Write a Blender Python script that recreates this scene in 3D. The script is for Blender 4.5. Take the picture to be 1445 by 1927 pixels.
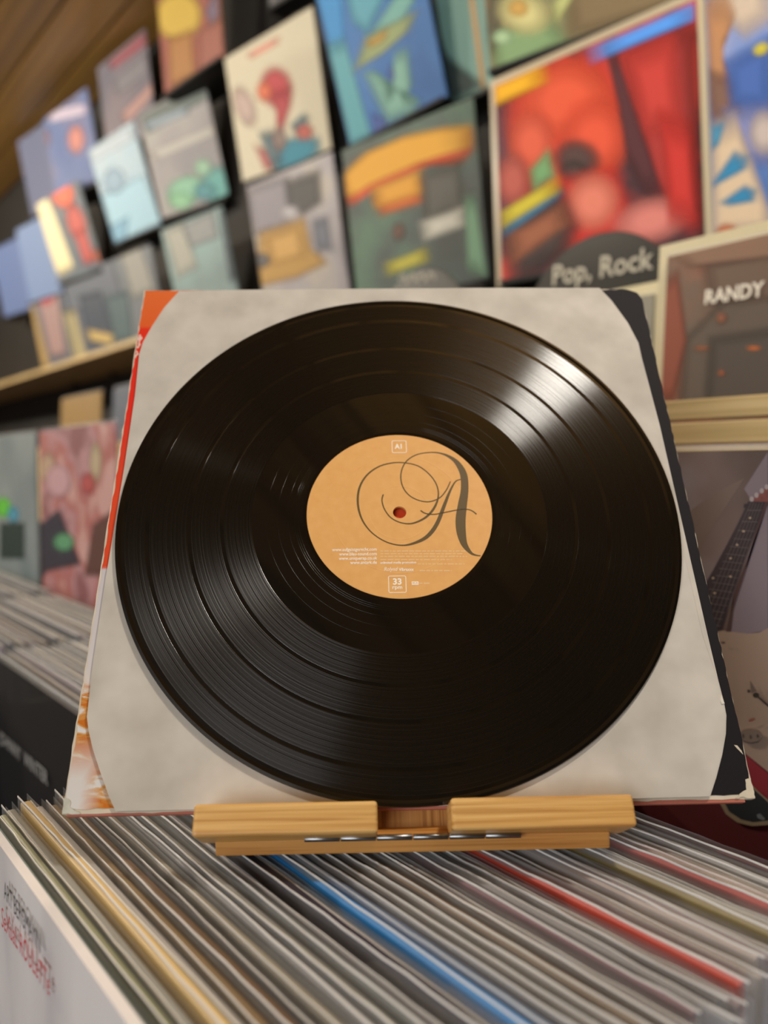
import bpy, bmesh, math, random
from mathutils import Vector, Matrix
from mathutils.geometry import tessellate_polygon
R_ = random.Random(7)
SC = bpy.context.scene
COL = SC.collection
for o in list(bpy.data.objects):
    bpy.data.objects.remove(o)

# ------------------------------------------------------------------ camera
H = 1.25                                   # camera height above the floor (m)
F, CX, CY = 1517.0, 722.5, 963.5           # focal length / principal point in pixels of the 1445x1927 frame
YAW, PITCH = math.radians(38.9), math.radians(2.96)
CAM = Vector((0, 0, H))
FH = Vector((-math.cos(YAW), math.sin(YAW), 0)); RT = Vector((math.sin(YAW), math.cos(YAW), 0)); ZU = Vector((0, 0, 1))
FW = FH*math.cos(PITCH) - ZU*math.sin(PITCH); CU = ZU*math.cos(PITCH) + FH*math.sin(PITCH)
cam = bpy.data.cameras.new('camera'); camo = bpy.data.objects.new('camera', cam); COL.objects.link(camo)
m3 = Matrix((RT, CU, -FW)).transposed()
camo.matrix_world = Matrix.Translation(CAM) @ m3.to_4x4()
cam.sensor_fit = 'HORIZONTAL'; cam.sensor_width = 36.0; cam.lens = 36.0*F/1445.0
cam.clip_start = 0.02; cam.clip_end = 50
cam.dof.use_dof = True; cam.dof.focus_distance = 0.402; cam.dof.aperture_fstop = 6.0
SC.camera = camo

# ------------------------------------------------------------------ light
SC.view_settings.view_transform = 'Standard'; SC.view_settings.look = 'None'
SC.view_settings.gamma = 1.0; SC.view_settings.use_curve_mapping = False
SC.view_settings.exposure = 0.62
w = bpy.data.worlds.new('world'); SC.world = w; w.use_nodes = True
w.node_tree.nodes['Background'].inputs[0].default_value = (0.95, 0.97, 1.0, 1)
w.node_tree.nodes['Background'].inputs[1].default_value = 0.25
def area(name, loc, target, power, sx, sy, col, spread=180):
    l = bpy.data.lights.new(name, 'AREA'); l.shape = 'RECTANGLE'; l.size = sx; l.size_y = sy
    l.energy = power; l.color = col; l.spread = math.radians(spread)
    o = bpy.data.objects.new(name, l); COL.objects.link(o); o.location = loc
    o.rotation_euler = (Vector(target)-Vector(loc)).to_track_quat('-Z', 'Y').to_euler()
    return o
def bulb(name, loc, power, col, r=.06):
    l = bpy.data.lights.new(name, 'POINT'); l.energy = power; l.color = col; l.shadow_soft_size = r
    o = bpy.data.objects.new(name, l); COL.objects.link(o); o.location = loc; return o
# daylight through the shop front behind the photographer
area('shop_window_offscreen', (1.6, -3.61, 1.75), (1.6, 0.0, 1.75), 60, 2.8, 1.6, (0.96, 0.98, 1.0))
# ceiling lamps of the shop
WARM = (1.0, 0.90, 0.74)
for k, x in enumerate((-1.7, -3.0, -4.4)):
    bulb('ceiling_lamp_aisle_%d_offscreen' % (k+1), (x, -.45, 2.35), (26, 46, 60)[k], WARM)
bulb('ceiling_lamp_bins_offscreen', (.12, .56, 2.42), 26, (1.0, .94, .84), .08)
SC.cycles.transparent_max_bounces = 32

# ------------------------------------------------------------------ helpers
def lin(c):
    if isinstance(c, str):
        c = c.lstrip('#'); c = [int(c[i:i+2], 16)/255 for i in (0, 2, 4)]
        c = [x/12.92 if x <= .04045 else ((x+.055)/1.055)**2.4 for x in c]
    return tuple(c[:3]) + (1,)
_M = {}
def nt(name):
    m = bpy.data.materials.new(name); m.use_nodes = True
    t = m.node_tree; return m, t, t.nodes['Principled BSDF']
def plain(col, rough=.5, spec=.5, coat=0, metal=0):
    k = ('p', col, rough, spec, coat, metal)
    if k not in _M:
        m, t, b = nt('mat_%d' % len(_M))
        b.inputs['Base Color'].default_value = lin(col); b.inputs['Roughness'].default_value = rough
        b.inputs['Specular IOR Level'].default_value = spec; b.inputs['Metallic'].default_value = metal
        b.inputs['Coat Weight'].default_value = coat; b.inputs['Coat Roughness'].default_value = .12
        _M[k] = m
    return _M[k]
def mottled(cols, scale=6, rough=.5, coat=0, detail=4, bump=0, stretch=(1, 1, 1), spec=.5, lo=.3, hi=.7, dist=0, seed=0):
    """procedural colour: object-space noise through a colour ramp"""
    k = ('m', tuple(cols), scale, rough, coat, detail, bump, stretch, spec, lo, hi, dist, seed)
    if k in _M: return _M[k]
    m, t, b = nt('mat_%d' % len(_M)); N = t.nodes; L = t.links
    tc = N.new('ShaderNodeTexCoord'); mp = N.new('ShaderNodeMapping'); mp.inputs['Scale'].default_value = stretch
    mp.inputs['Location'].default_value = (seed*3.1, seed*1.7, seed*.9)
    ns = N.new('ShaderNodeTexNoise'); ns.inputs['Scale'].default_value = scale; ns.inputs['Detail'].default_value = detail
    ns.inputs['Distortion'].default_value = dist
    cr = N.new('ShaderNodeValToRGB'); e = cr.color_ramp.elements
    while len(e) < len(cols): e.new(.5)
    for i, c in enumerate(cols):
        e[i].position = lo+(hi-lo)*i/max(1, len(cols)-1); e[i].color = lin(c)
    L.new(tc.outputs['Object'], mp.inputs['Vector']); L.new(mp.outputs[0], ns.inputs['Vector'])
    L.new(ns.outputs['Fac'], cr.inputs[0]); L.new(cr.outputs[0], b.inputs['Base Color'])
    if bump:
        bp = N.new('ShaderNodeBump'); bp.inputs['Strength'].default_value = bump; bp.inputs['Distance'].default_value = .002
        L.new(ns.outputs['Fac'], bp.inputs['Height']); L.new(bp.outputs[0], b.inputs['Normal'])
    b.inputs['Roughness'].default_value = rough; b.inputs['Specular IOR Level'].default_value = spec
    b.inputs['Coat Weight'].default_value = coat; b.inputs['Coat Roughness'].default_value = .12
    _M[k] = m; return m

def mesh(name, verts, faces, mat, parent=None, M=None, smooth=False):
    me = bpy.data.meshes.new(name); me.from_pydata([tuple(v) for v in verts], [], faces)
    me.materials.append(mat); me.update()
    if smooth: me.polygons.foreach_set('use_smooth', [True]*len(me.polygons))
    o = bpy.data.objects.new(name, me); COL.objects.link(o)
    if parent: o.parent = parent
    if M is not None: o.matrix_local = M
    return o
def from_bm(name, bm, mat, parent=None, M=None, smooth=False):
    bmesh.ops.recalc_face_normals(bm, faces=bm.faces)
    me = bpy.data.meshes.new(name); bm.to_mesh(me); bm.free(); me.materials.append(mat)
    if smooth: me.polygons.foreach_set('use_smooth', [True]*len(me.polygons))
    o = bpy.data.objects.new(name, me); COL.objects.link(o)
    if parent: o.parent = parent
    if M is not None: o.matrix_local = M
    return o
def box_bm(lo, hi, bev=0, seg=2):
    bm = bmesh.new(); bmesh.ops.create_cube(bm, size=1)
    for v in bm.verts:
        v.co = Vector([lo[i]+(hi[i]-lo[i])*(v.co[i]+.5) for i in range(3)])
    if bev: bmesh.ops.bevel(bm, geom=bm.edges[:], offset=bev, segments=seg, profile=.6, affect='EDGES')
    return bm
def box(name, lo, hi, mat, parent=None, bev=0, M=None, seg=2): return from_bm(name, box_bm(lo, hi, bev, seg), mat, parent, M)
def empty(name, M, label=None, cat=None, group=None):
    o = bpy.data.objects.new(name, None); COL.objects.link(o); o.matrix_world = M; o.empty_display_size = .05
    tag(o, label, cat, group); return o
def tag(o, label=None, cat=None, group=None, kind=None):
    if label: o['label'] = label
    if cat: o['category'] = cat
    if group: o['group'] = group
    if kind: o['kind'] = kind
    return o
def frame(c, x, y, z):
    m = Matrix((x, y, z)).transposed().to_4x4(); m.translation = c; return m
def ray(x, y): return FW + RT*((x-CX)/F) - CU*((y-CY)/F)
def hit(x, y, M, off=0):
    """where the sight line of pixel (x, y) meets the local plane z = off of frame M, in local coordinates"""
    n = M.to_3x3().col[2]; o = M.translation + n*off; r = ray(x, y)
    s = n.dot(o-CAM)/n.dot(r); return M.inverted() @ (CAM + r*s)
def clip(poly, x0, x1, y0, y1):
    for ax, lim, sg in ((0, x0, 1), (0, x1, -1), (1, y0, 1), (1, y1, -1)):
        out = []
        for i in range(len(poly)):
            a, b = poly[i-1], poly[i]; ia, ib = sg*(a[ax]-lim) >= 0, sg*(b[ax]-lim) >= 0
            if ia != ib:
                t = (lim-a[ax])/(b[ax]-a[ax]); out.append((a[0]+t*(b[0]-a[0]), a[1]+t*(b[1]-a[1])))
            if ib: out.append(b)
        poly = out
        if not poly: break
    return poly
def flat(name, poly, z, mat, parent, th=0):
    """flat printed shape lying on its parent's local plane"""
    v = [(p[0], p[1], z) for p in poly]
    tri = tessellate_polygon([[Vector(p) for p in v]])
    fs = []
    for t in tri:
        a, b, c = (Vector(v[i]) for i in t)
        fs.append(t if (b-a).cross(c-a).z > 0 else t[::-1])
    return mesh(name, v, fs, mat, parent)
def soft(col):
    k = ('s', col)
    if k in _M: return _M[k]
    m, t, b = nt('soft_print_%d' % len(_M)); N = t.nodes; L = t.links
    b.inputs['Base Color'].default_value = lin(col); b.inputs['Roughness'].default_value = .6
    at = N.new('ShaderNodeAttribute'); at.attribute_name = 'ink'; tr = N.new('ShaderNodeBsdfTransparent'); mx = N.new('ShaderNodeMixShader')
    L.new(at.outputs['Fac'], mx.inputs[0]); L.new(tr.outputs[0], mx.inputs[1]); L.new(b.outputs[0], mx.inputs[2]); L.new(mx.outputs[0], N['Material Output'].inputs['Surface'])
    _M[k] = m; return m
def soft_patch(name, poly, z, col, parent, fe, lim):
    """airbrushed printed shape: the ink thins out over the outer band"""
    dense = []
    for i in range(len(poly)):
        a, b = Vector(poly[i-1]), Vector(poly[i])
        for k in range(3 if len(poly) < 16 else 1): dense.append(a+(b-a)*k/3 if len(poly) < 16 else b)
    c = sum(dense, Vector((0, 0)))/len(dense); rm = sum((p-c).length for p in dense)/len(dense); d = min(.55, fe/max(rm, 1e-5))
    cl = lambda p: (min(max(p.x, lim[0]), lim[1]), min(max(p.y, lim[2]), lim[3]), z)
    n = len(dense); V_ = [cl(c)]+[cl(c+(p-c)*(1-d)) for p in dense]+[cl(p) for p in dense]+[cl(c+(p-c)*(1+d*.8)) for p in dense]
    ink = [1.0]+[1.0]*n+[.55]*n+[0.0]*n; Fs = []
    area2 = sum(dense[i-1].x*dense[i].y-dense[i].x*dense[i-1].y for i in range(n))
    for i in range(n):
        j = (i+1) % n; q = [(0, 1+i, 1+j), (1+i, 1+n+i, 1+n+j, 1+j), (1+n+i, 1+2*n+i, 1+2*n+j, 1+n+j)]
        Fs += q if area2 > 0 else [f[::-1] for f in q]
    o = mesh(name, V_, Fs, soft(col), parent)
    at = o.data.attributes.new('ink', 'FLOAT', 'POINT'); at.data.foreach_set('value', ink)
    return o
def ell(cx, cy, rx, ry, rot=0, n=28):
    c, s = math.cos(math.radians(rot)), math.sin(math.radians(rot))
    return [(cx+rx*math.cos(a)*c-ry*math.sin(a)*s, cy+rx*math.cos(a)*s+ry*math.sin(a)*c) for a in [2*math.pi*i/n for i in range(n)]]
def smooth_path(pts, k=6):
    """Catmull-Rom through points (x, y, width)"""
    out = []
    for i in range(len(pts)-1):
        p0, p1, p2, p3 = pts[max(0, i-1)], pts[i], pts[i+1], pts[min(len(pts)-1, i+2)]
        for j in range(k):
            t = j/k
            out.append(tuple(.5*((2*b)+(-a+c)*t+(2*a-5*b+4*c-d)*t*t+(-a+3*b-3*c+d)*t**3) for a, b, c, d in zip(p0, p1, p2, p3)))
    return out+[pts[-1]]
def stroke(name, pts, z, mat, parent):
    """ribbon of varying width along (x, y, width) points"""
    v, f = [], []
    for i, p in enumerate(pts):
        a, b = pts[max(0, i-1)], pts[min(len(pts)-1, i+1)]
        d = Vector((b[0]-a[0], b[1]-a[1])).normalized(); n = Vector((-d.y, d.x))*p[2]/2
        v += [(p[0]+n.x, p[1]+n.y, z), (p[0]-n.x, p[1]-n.y, z)]
        if i: f.append((2*i-2, 2*i-1, 2*i+1, 2*i))
    return mesh(name, v, f, mat, parent)
def text(name, s, x, y, size, z, mat, parent, align='LEFT', wid=1.0, bold=0, shear=0, M=None):
    cu = bpy.data.curves.new('t', 'FONT'); cu.body = s; cu.size = size; cu.align_x = align; cu.align_y = 'CENTER'
    cu.offset = bold; cu.shear = shear; cu.resolution_u = 3
    ob = bpy.data.objects.new('t', cu); COL.objects.link(ob)
    me = bpy.data.meshes.new_from_object(ob.evaluated_get(bpy.context.evaluated_depsgraph_get()))
    bpy.data.objects.remove(ob); bpy.data.curves.remove(cu)
    for v in me.vertices: v.co = Vector((x+v.co.x*wid, y+v.co.y, z))
    me.materials.clear(); me.materials.append(mat); me.name = name
    o = bpy.data.objects.new(name, me); COL.objects.link(o); o.parent = parent
    return o

# ------------------------------------------------------------------ shared materials
def wood(cols, along=0, scale=70, rough=.42, seed=0, coat=.15):
    st = [1, 1, 1]; st[along] = .02
    return mottled(cols, scale=scale, rough=rough, coat=coat, detail=5, stretch=tuple(st), lo=.32, hi=.68, seed=seed, dist=.3)
M_BAMBOO = wood(('#ba8342', '#d8a65e', '#e8bc76'), 0, 520, seed=1)
M_BAMBOO2 = wood(('#ad7433', '#ca904b', '#cf9650'), 0, 480, seed=2)
M_BAMBOOV = wood(('#8f5c28', '#b98345', '#cb985a'), 1, 420, seed=3)
M_PINE = wood(('#b39a68', '#cbb280', '#d9c394'), 0, 160, rough=.45, seed=4)
M_CRATE = wood(('#241a14', '#33261c', '#3e2f23'), 0, 20, rough=.6, seed=5)
M_PLANK = [wood(c, 0, 40, rough=.5, seed=6+i) for i, c in enumerate((('#6f5022', '#86632d', '#967236'), ('#634620', '#7a5a29', '#8a6730'), ('#765628', '#8f6b34', '#9e793d')))]
M_STEEL = plain('#8b8d90', .28, metal=1)
M_DARK = plain('#0d0d0f', .7)
M_WALL = mottled(('#1c1a19', '#26231f'), 4, .8)
M_CARD = mottled(('#c9bda4', '#ddd3bf'), 60, .8)
def film(tint='#e2e3e4', milk=.2, rough=.22):
    k = ('f', tint, milk, rough)
    if k in _M: return _M[k]
    m, t, b = nt('plastic_film_%d' % len(_M)); N = t.nodes; L = t.links
    b.inputs['Base Color'].default_value = lin(tint); b.inputs['Roughness'].default_value = rough
    b.inputs['Specular IOR Level'].default_value = .6
    tr = N.new('ShaderNodeBsdfTransparent'); mx = N.new('ShaderNodeMixShader')
    tc = N.new('ShaderNodeTexCoord'); ns = N.new('ShaderNodeTexNoise'); ns.inputs['Scale'].default_value = 24
    mp = N.new('ShaderNodeMapping'); mp.inputs['Scale'].default_value = (.25, 1, 1.5)
    mr = N.new('ShaderNodeMapRange'); mr.inputs[1].default_value = .3; mr.inputs[2].default_value = .75
    mr.inputs[3].default_value = milk*.75; mr.inputs[4].default_value = milk*1.35
    bp = N.new('ShaderNodeBump'); bp.inputs['Strength'].default_value = .5; bp.inputs['Distance'].default_value = .004
    L.new(tc.outputs['Object'], mp.inputs[0]); L.new(mp.outputs[0], ns.inputs['Vector']); L.new(ns.outputs[0], mr.inputs[0])
    L.new(ns.outputs[0], bp.inputs['Height']); L.new(bp.outputs[0], b.inputs['Normal'])
    L.new(mr.outputs[0], mx.inputs[0]); L.new(tr.outputs[0], mx.inputs[1]); L.new(b.outputs[0], mx.inputs[2])
    L.new(mx.outputs[0], N['Material Output'].inputs['Surface'])
    _M[k] = m; return m
M_FILM = film()
M_LIP = plain('#f2f1ee', .3, .6)  # milky plastic edge, whitened to paint in the bright line light makes there

# ------------------------------------------------------------------ the room
def struct(o): return tag(o, kind='structure')
struct(box('floor', (-7, -3.6, -.06), (3.2, 1.5, 0), wood(('#3b2c20', '#4a392a', '#57442f'), 0, 10, seed=9)))
ceil = struct(box('ceiling', (-7, -3.6, H+1.47), (3.2, 1.5, H+1.55), plain('#5e3d1c', .8)))
WY = 1.17
struct(box('wall_back', (-7, WY, 0), (3.2, WY+.12, H+1.47), M_WALL))
M_PAINT = mottled(('#4a4038', '#574b40'), 3, .85)
struct(box('wall_left', (-7.1, -3.6, 0), (-7, 1.5, H+1.47), M_PAINT))
struct(box('wall_right', (3.2, -3.6, 0), (3.3, 1.5, H+1.47), M_PAINT))
# street side: wall with the shop window opening that the daylight comes through
fr = tag(bpy.data.objects.new('wall_front', None), kind='structure'); COL.objects.link(fr)
for nm, lo, hi in (('wall_panel', (-7, -3.7, 0), (.1, -3.6, H+1.47)), ('wall_panel', (3.1, -3.7, 0), (3.2, -3.6, H+1.47)),
                   ('wall_panel', (.1, -3.7, 0), (3.1, -3.6, .9)), ('wall_panel', (.1, -3.7, 2.6), (3.1, -3.6, H+1.47))):
    box(nm, lo, hi, M_PAINT, fr)
y = WY-.012; i = 0
while y > -3.5:                                # ceiling boards run along the wall, dark gaps between them
    mesh_w = .147
    box('plank', (-7, y-mesh_w, H+1.448), (3.2, y, H+1.47), M_PLANK[i*2 % 3], ceil); y -= mesh_w+.013; i += 1

# ------------------------------------------------------------------ the record on its stand: frame of the disc
Mr = Matrix(((.9995660996, .0224164160, -.0191080292), (-.0106695631, .8802075919, .4744689194), (.0274549251, -.4740591729, .8800648429)))
tv = Vector((.00840993527, .00042584138, .43497988568))
Bc = Matrix((RT, -CU, FW)).transposed()
ax = Bc @ Mr
JX, JD, JN = ax.col[0].normalized(), ax.col[1].normalized(), ax.col[2].normalized()
J = frame(CAM + Bc @ tv, JX, -JD, -JN)          # x right, y up the disc, z towards the photographer; origin at spindle hole
def jp(x, y, off=0): p = hit(x, y, J, off); return (p.x, p.y)

# --- stand ---
ST = empty('record_stand', frame(J @ Vector((0, -.163, -.007)), JX, -JD, -JN), 'small folding bamboo stand with two front blocks holding up the record', 'stand')
SI = ST.matrix_world.inverted() @ J              # disc frame -> stand local
box('backrest', (-.075, -.160, -.0155), (.075, .02, -.0075), M_BAMBOOV, ST, .0012, SI)
box('front_block', (-.0936, -.1634, -.0074), (-.0150, -.1502, .0180), M_BAMBOO, ST, .0019, SI, 3)
box('front_block', (.0166, -.1630, -.0074), (.0961, -.1497, .0180), M_BAMBOO, ST, .0019, SI, 3)
def on_depth(x, y, d): return CAM + ray(x, y)*d
BL, BR = on_depth(405, 1612, .358), on_depth(1148, 1597, .358)
U = (BR-BL).normalized(); V = Vector((-U.y, U.x, 0)).normalized(); W_ = U.cross(V)
BM = frame((BL+BR)/2, U, V, W_)
bl = (BR-BL).length/2
box('base_board', (-bl, 0, 0), (bl, .095, .0076), M_BAMBOO2, ST, .001, ST.matrix_world.inverted() @ BM)
hA, hB = on_depth(572, 1579, .3545), on_depth(981, 1571, .3545)
hd = (hB-hA); hl = hd.length; hx = hd.normalized()
for k in range(6):
    bm = bmesh.new(); bmesh.ops.create_cone(bm, cap_ends=True, segments=14, radius1=.0013, radius2=.0013, depth=hl/6*.97)
    bmesh.ops.bevel(bm, geom=[e for e in bm.edges if all(len(f.verts) > 4 for f in e.link_faces[:1])], offset=.0001, segments=1, affect='EDGES')
    zx = hx; yy = ZU.cross(zx).normalized(); xx = yy.cross(zx)
    from_bm('hinge_knuckle', bm, M_STEEL, ST, ST.matrix_world.inverted() @ frame(hA+hx*hl*(k+.5)/6, xx, yy, zx), True)
# rear leg of the stand, from the backrest to the tail of the base board
pa = J @ Vector((0, -.03, -.0175)); pb = BM @ Vector((0, .086, .0078))
lx = U; lz = (pa-pb).normalized(); ly = lz.cross(lx).normalized(); lx = ly.cross(lz)
box('rear_leg', (-.03, -.003, 0), (.03, .003, (pa-pb).length), M_BAMBOO2, ST, .001, ST.matrix_world.inverted() @ frame(pb, lx, ly, lz))

# --- outer jacket ---
JB = empty('record_jacket', frame(J @ Vector((.002, -.150, -.005)), JX, -JD, -JN),
           'worn red and black cardboard record jacket behind the paper inner sleeve on the stand', 'record jacket')
JI = JB.matrix_world.inverted() @ J
def noisy_outline(poly, step=.004, amp=.0005):
    out = []
    for i in range(len(poly)):
        a, b = Vector(poly[i-1]), Vector(poly[i]); n = max(1, int((b-a).length/step))
        d = (b-a).normalized(); nn = Vector((-d.y, d.x))
        for k in range(n): out.append(tuple(a+(b-a)*k/n + nn*R_.uniform(-amp, amp)))
    return out
jo = [(-.1565, -.1504), (.1590, -.1496), (.1602, .128), (.1604, .1555), (.1580, .1608), (.1520, .1634), (-.1565, .1636)]
def slab(name, poly, z0, z1, mat, parent, M=None, hole=None):
    if hole:                                  # round opening at the origin: ring of quads out to the outline
        k = 96; outer = []
        for i in range(k):
            d = Vector((math.cos(2*math.pi*i/k), math.sin(2*math.pi*i/k))); best = 9
            for q in range(len(poly)):
                a, b = Vector(poly[q-1]), Vector(poly[q]); e = b-a; det = d.x*(-e.y)+e.x*d.y
                if abs(det) < 1e-12: continue
                t = (a.x*(-e.y)+e.x*a.y)/det; u = (d.x*a.y-d.y*a.x)/det
                if t > 0 and -1e-6 <= u <= 1+1e-6: best = min(best, t)
            outer.append((d*best, d*hole))
        # keep the true corners as well
        for p in poly:
            v_ = Vector(p); outer.append((v_, v_.normalized()*hole))
        outer.sort(key=lambda t: math.atan2(t[0].y, t[0].x)); k = len(outer)
        v = [(o.x, o.y, z) for z in (z1, z0) for o, _ in outer]+[(h.x, h.y, z) for z in (z1, z0) for _, h in outer]; f = []
        for i in range(k):
            j = (i+1) % k
            f += [(i, j, 2*k+j, 2*k+i)[::-1], (k+i, 3*k+i, 3*k+j, k+j)[::-1], (i, k+i, k+j, j), (2*k+i, 2*k+j, 3*k+j, 3*k+i)]
        return mesh(name, v, f, mat, parent, M)
    n = len(poly); tri = tessellate_polygon([[Vector((p[0], p[1], 0)) for p in poly]])
    area2 = sum(poly[i-1][0]*poly[i][1]-poly[i][0]*poly[i-1][1] for i in range(n))
    if area2 < 0: poly = poly[::-1]; tri = [tuple(n-1-q for q in t) for t in tri]
    v = [(p[0], p[1], z1) for p in poly]+[(p[0], p[1], z0) for p in poly]; f = []
    for t in tri:
        a, b, c = (Vector(v[q]) for q in t)
        if (b-a).cross(c-a).z < 0: t = t[::-1]
        f += [tuple(t), tuple(q+n for q in t[::-1])]
    f += [(i, (i-1) % n, (i-1) % n+n, i+n) for i in range(n)]
    return mesh(name, v, f, mat, parent, M)
slab('cardboard', noisy_outline(jo, .005, .0003), -.0072, -.0032, M_CARD, JB, JI)
# printed front: red / orange / cloud on one side, black on the other
def jacket_print():
    m, t, b = nt('jacket_print'); N = t.nodes; L = t.links
    tc = N.new('ShaderNodeTexCoord'); sp = N.new('ShaderNodeSeparateXYZ'); L.new(tc.outputs['Object'], sp.inputs[0])
    mr = N.new('ShaderNodeMapRange'); mr.inputs[1].default_value = -.1504; mr.inputs[2].default_value = .1636
    ns = N.new('ShaderNodeTexNoise'); ns.inputs['Scale'].default_value = 120; ns.inputs['Detail'].default_value = 6; ns.inputs['Distortion'].default_value = 1.2
    mp = N.new('ShaderNodeMapping'); mp.inputs['Scale'].default_value = (.6, 1.2, 1); L.new(tc.outputs['Object'], mp.inputs[0]); L.new(mp.outputs[0], ns.inputs[0])
    cr = N.new('ShaderNodeValToRGB'); e = cr.color_ramp.elements
    st = [(0, '#dcd8d4'), (.10, '#d9d3cc'), (.20, '#d9d0c8'), (.215, '#d2ccca'), (.385, '#c9c2c4'), (.387, '#d94a26'), (.5, '#dd4a26'), (.66, '#d83722'), (.70, '#de2a1b'), (.90, '#dd3018'), (.905, '#dd5f28'), (1, '#de6c33')]
    while len(e) < len(st): e.new(.5)
    for i, (p_, c) in enumerate(st): e[i].position = p_; e[i].color = lin(c)
    L.new(sp.outputs['Y'], mr.inputs[0]); L.new(mr.outputs[0], cr.inputs[0])
    cr2 = N.new('ShaderNodeValToRGB'); e = cr2.color_ramp.elements          # orange brush strokes at the lower corner
    e[0].position = .42; e[0].color = lin('#c8701f'); e[1].position = .60; e[1].color = lin('#dedbd8'); e.new(.5).color = lin('#d19a55')
    L.new(ns.outputs[0], cr2.inputs[0])
    lt = N.new('ShaderNodeMapRange'); lt.inputs[1].default_value = .168; lt.inputs[2].default_value = .205; lt.inputs[3].default_value = 1; lt.inputs[4].default_value = 0
    ad = N.new('ShaderNodeMath'); ad.operation = 'MULTIPLY_ADD'; ad.inputs[1].default_value = .06; L.new(ns.outputs[0], ad.inputs[0]); L.new(mr.outputs[0], ad.inputs[2])
    sb = N.new('ShaderNodeMath'); sb.operation = 'SUBTRACT'; sb.inputs[1].default_value = .03; L.new(ad.outputs[0], sb.inputs[0]); L.new(sb.outputs[0], lt.inputs[0])
    cx_ = N.new('ShaderNodeMapRange'); cx_.inputs[1].default_value = -.150; cx_.inputs[2].default_value = -.140; L.new(sp.outputs['X'], cx_.inputs[0])
    hi_ = N.new('ShaderNodeMapRange'); hi_.inputs[1].default_value = .05; hi_.inputs[2].default_value = .11; L.new(mr.outputs[0], hi_.inputs[0])
    mxx = N.new('ShaderNodeMath'); mxx.operation = 'MAXIMUM'; L.new(cx_.outputs[0], mxx.inputs[0]); L.new(hi_.outputs[0], mxx.inputs[1])
    mu = N.new('ShaderNodeMath'); mu.operation = 'MULTIPLY'; L.new(lt.outputs[0], mu.inputs[0]); L.new(mxx.outputs[0], mu.inputs[1])
    m1 = N.new('ShaderNodeMix'); m1.data_type = 'RGBA'; L.new(mu.outputs[0], m1.inputs['Factor']); L.new(cr.outputs[0], m1.inputs['A']); L.new(cr2.outputs[0], m1.inputs['B'])
    gt = N.new('ShaderNodeMath'); gt.operation = 'GREATER_THAN'; gt.inputs[1].default_value = .055; L.new(sp.outputs['X'], gt.inputs[0])
    m2 = N.new('ShaderNodeMix'); m2.data_type = 'RGBA'; m2.inputs['B'].default_value = lin('#1b181c'); L.new(gt.outputs[0], m2.inputs['Factor']); L.new(m1.outputs['Result'], m2.inputs['A'])
    L.new(m2.outputs['Result'], b.inputs['Base Color']); b.inputs['Roughness'].default_value = .7; b.inputs['Specular IOR Level'].default_value = .2
    return m
ji = [(-.1556, -.1482), (.1555, -.1477), (.1581, -.1455), (.15925, -.12), (.16012, .128), (.1602, .1553), (.1577, .1604), (.1518, .1630), (-.1560, .1633)]
slab('front_print', noisy_outline(ji, .0035, .00035), -.0032, -.0030, jacket_print(), JB, JI)
box('spine', (-.1545, -.1512, -.0070), (.1545, -.1495, -.0034), plain('#b56a58', .6), JB, .0003, JI)
slab('worn_patch', noisy_outline([(.1500, -.1492), (.1588, -.1492), (.1592, -.1405), (.1566, -.1412), (.1560, -.1458)], .0012, .0005), -.0031, -.0027, M_CARD, JB, JI)
slab('worn_patch', noisy_outline([(-.1562, -.1502), (-.148, -.1502), (-.1530, -.1470), (-.1545, -.1435), (-.1562, -.1430)], .0012, .0005), -.0031, -.0027, mottled(('#b9b9a8', '#d6d3c6'), 200, .6), JB, JI)
for q in ([(1381, 1402), (1387, 1403), (1395, 1413), (1398, 1420), (1393, 1415), (1386, 1408)],):
    slab('scuff', [jp(*p, -.003) for p in q], -.0031, -.0028, M_CARD, JB, JI)
for y0, y1, a in ((.1165, .1275, .0016), (.109, .115, .0011)):   # white cracks in the red edge
    slab('scuff', noisy_outline([(-.1556, y0), (-.1556+a*1.5, y0+.003), (-.1556+a, (y0+y1)/2), (-.1556+a*1.8, y1-.003), (-.1556, y1)], .001, .0007), -.0031, -.0028, plain('#e3c3b4', .6), JB, JI)

# --- paper inner sleeve ---
PS = empty('inner_sleeve', frame(J @ Vector((0, -.149, -.002)), JX, -JD, -JN), 'off-white paper inner sleeve with cut corners behind the black record', 'paper sleeve')
PI = PS.matrix_world.inverted() @ J
M_PAPER = mottled(('#b9b2a6', '#c6bfb3', '#d2cbbf'), 38, .75, detail=3, bump=.12)
pl = [(338, 549), (420, 547), (620, 545), (900, 543), (1128, 543), (1150, 566), (1180, 607), (1200, 645), (1206, 672), (1240, 800), (1288, 1010), (1330, 1195), (1350, 1280), (1360, 1318),
      (1365, 1345), (1364, 1380), (1357, 1420), (1346, 1462), (1334, 1499), (1000, 1508), (600, 1518), (219, 1527), (207, 1500), (190, 1453), (176, 1410), (168, 1375), (165, 1350),
      (176, 1252), (200, 1090), (235, 880), (255, 745), (263, 668), (270, 645), (287, 615), (310, 580)]
pl = [jp(*p, -.0022) for p in pl]
pp = [p for i in range(len(pl)) for p in [pl[i]]]
slab('paper_back', [(p[0]*1.0+.0004, p[1]-.0002) for p in pp], -.0026, -.0022, M_PAPER, PS, PI, .048)
slab('paper_front', [(p[0]-(.0026 if p[0] > .10 and -.09 < p[1] < .105 else .0002), p[1]) for p in pp], -.0020, -.0016, M_PAPER, PS, PI, .048)
slab('torn_flap', [jp(*p, -.0015) for p in ((1356, 1306), (1363, 1324), (1358, 1325), (1355, 1318))], -.0016, -.0012, plain('#e2dccd', .7), PS, PI)

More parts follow.
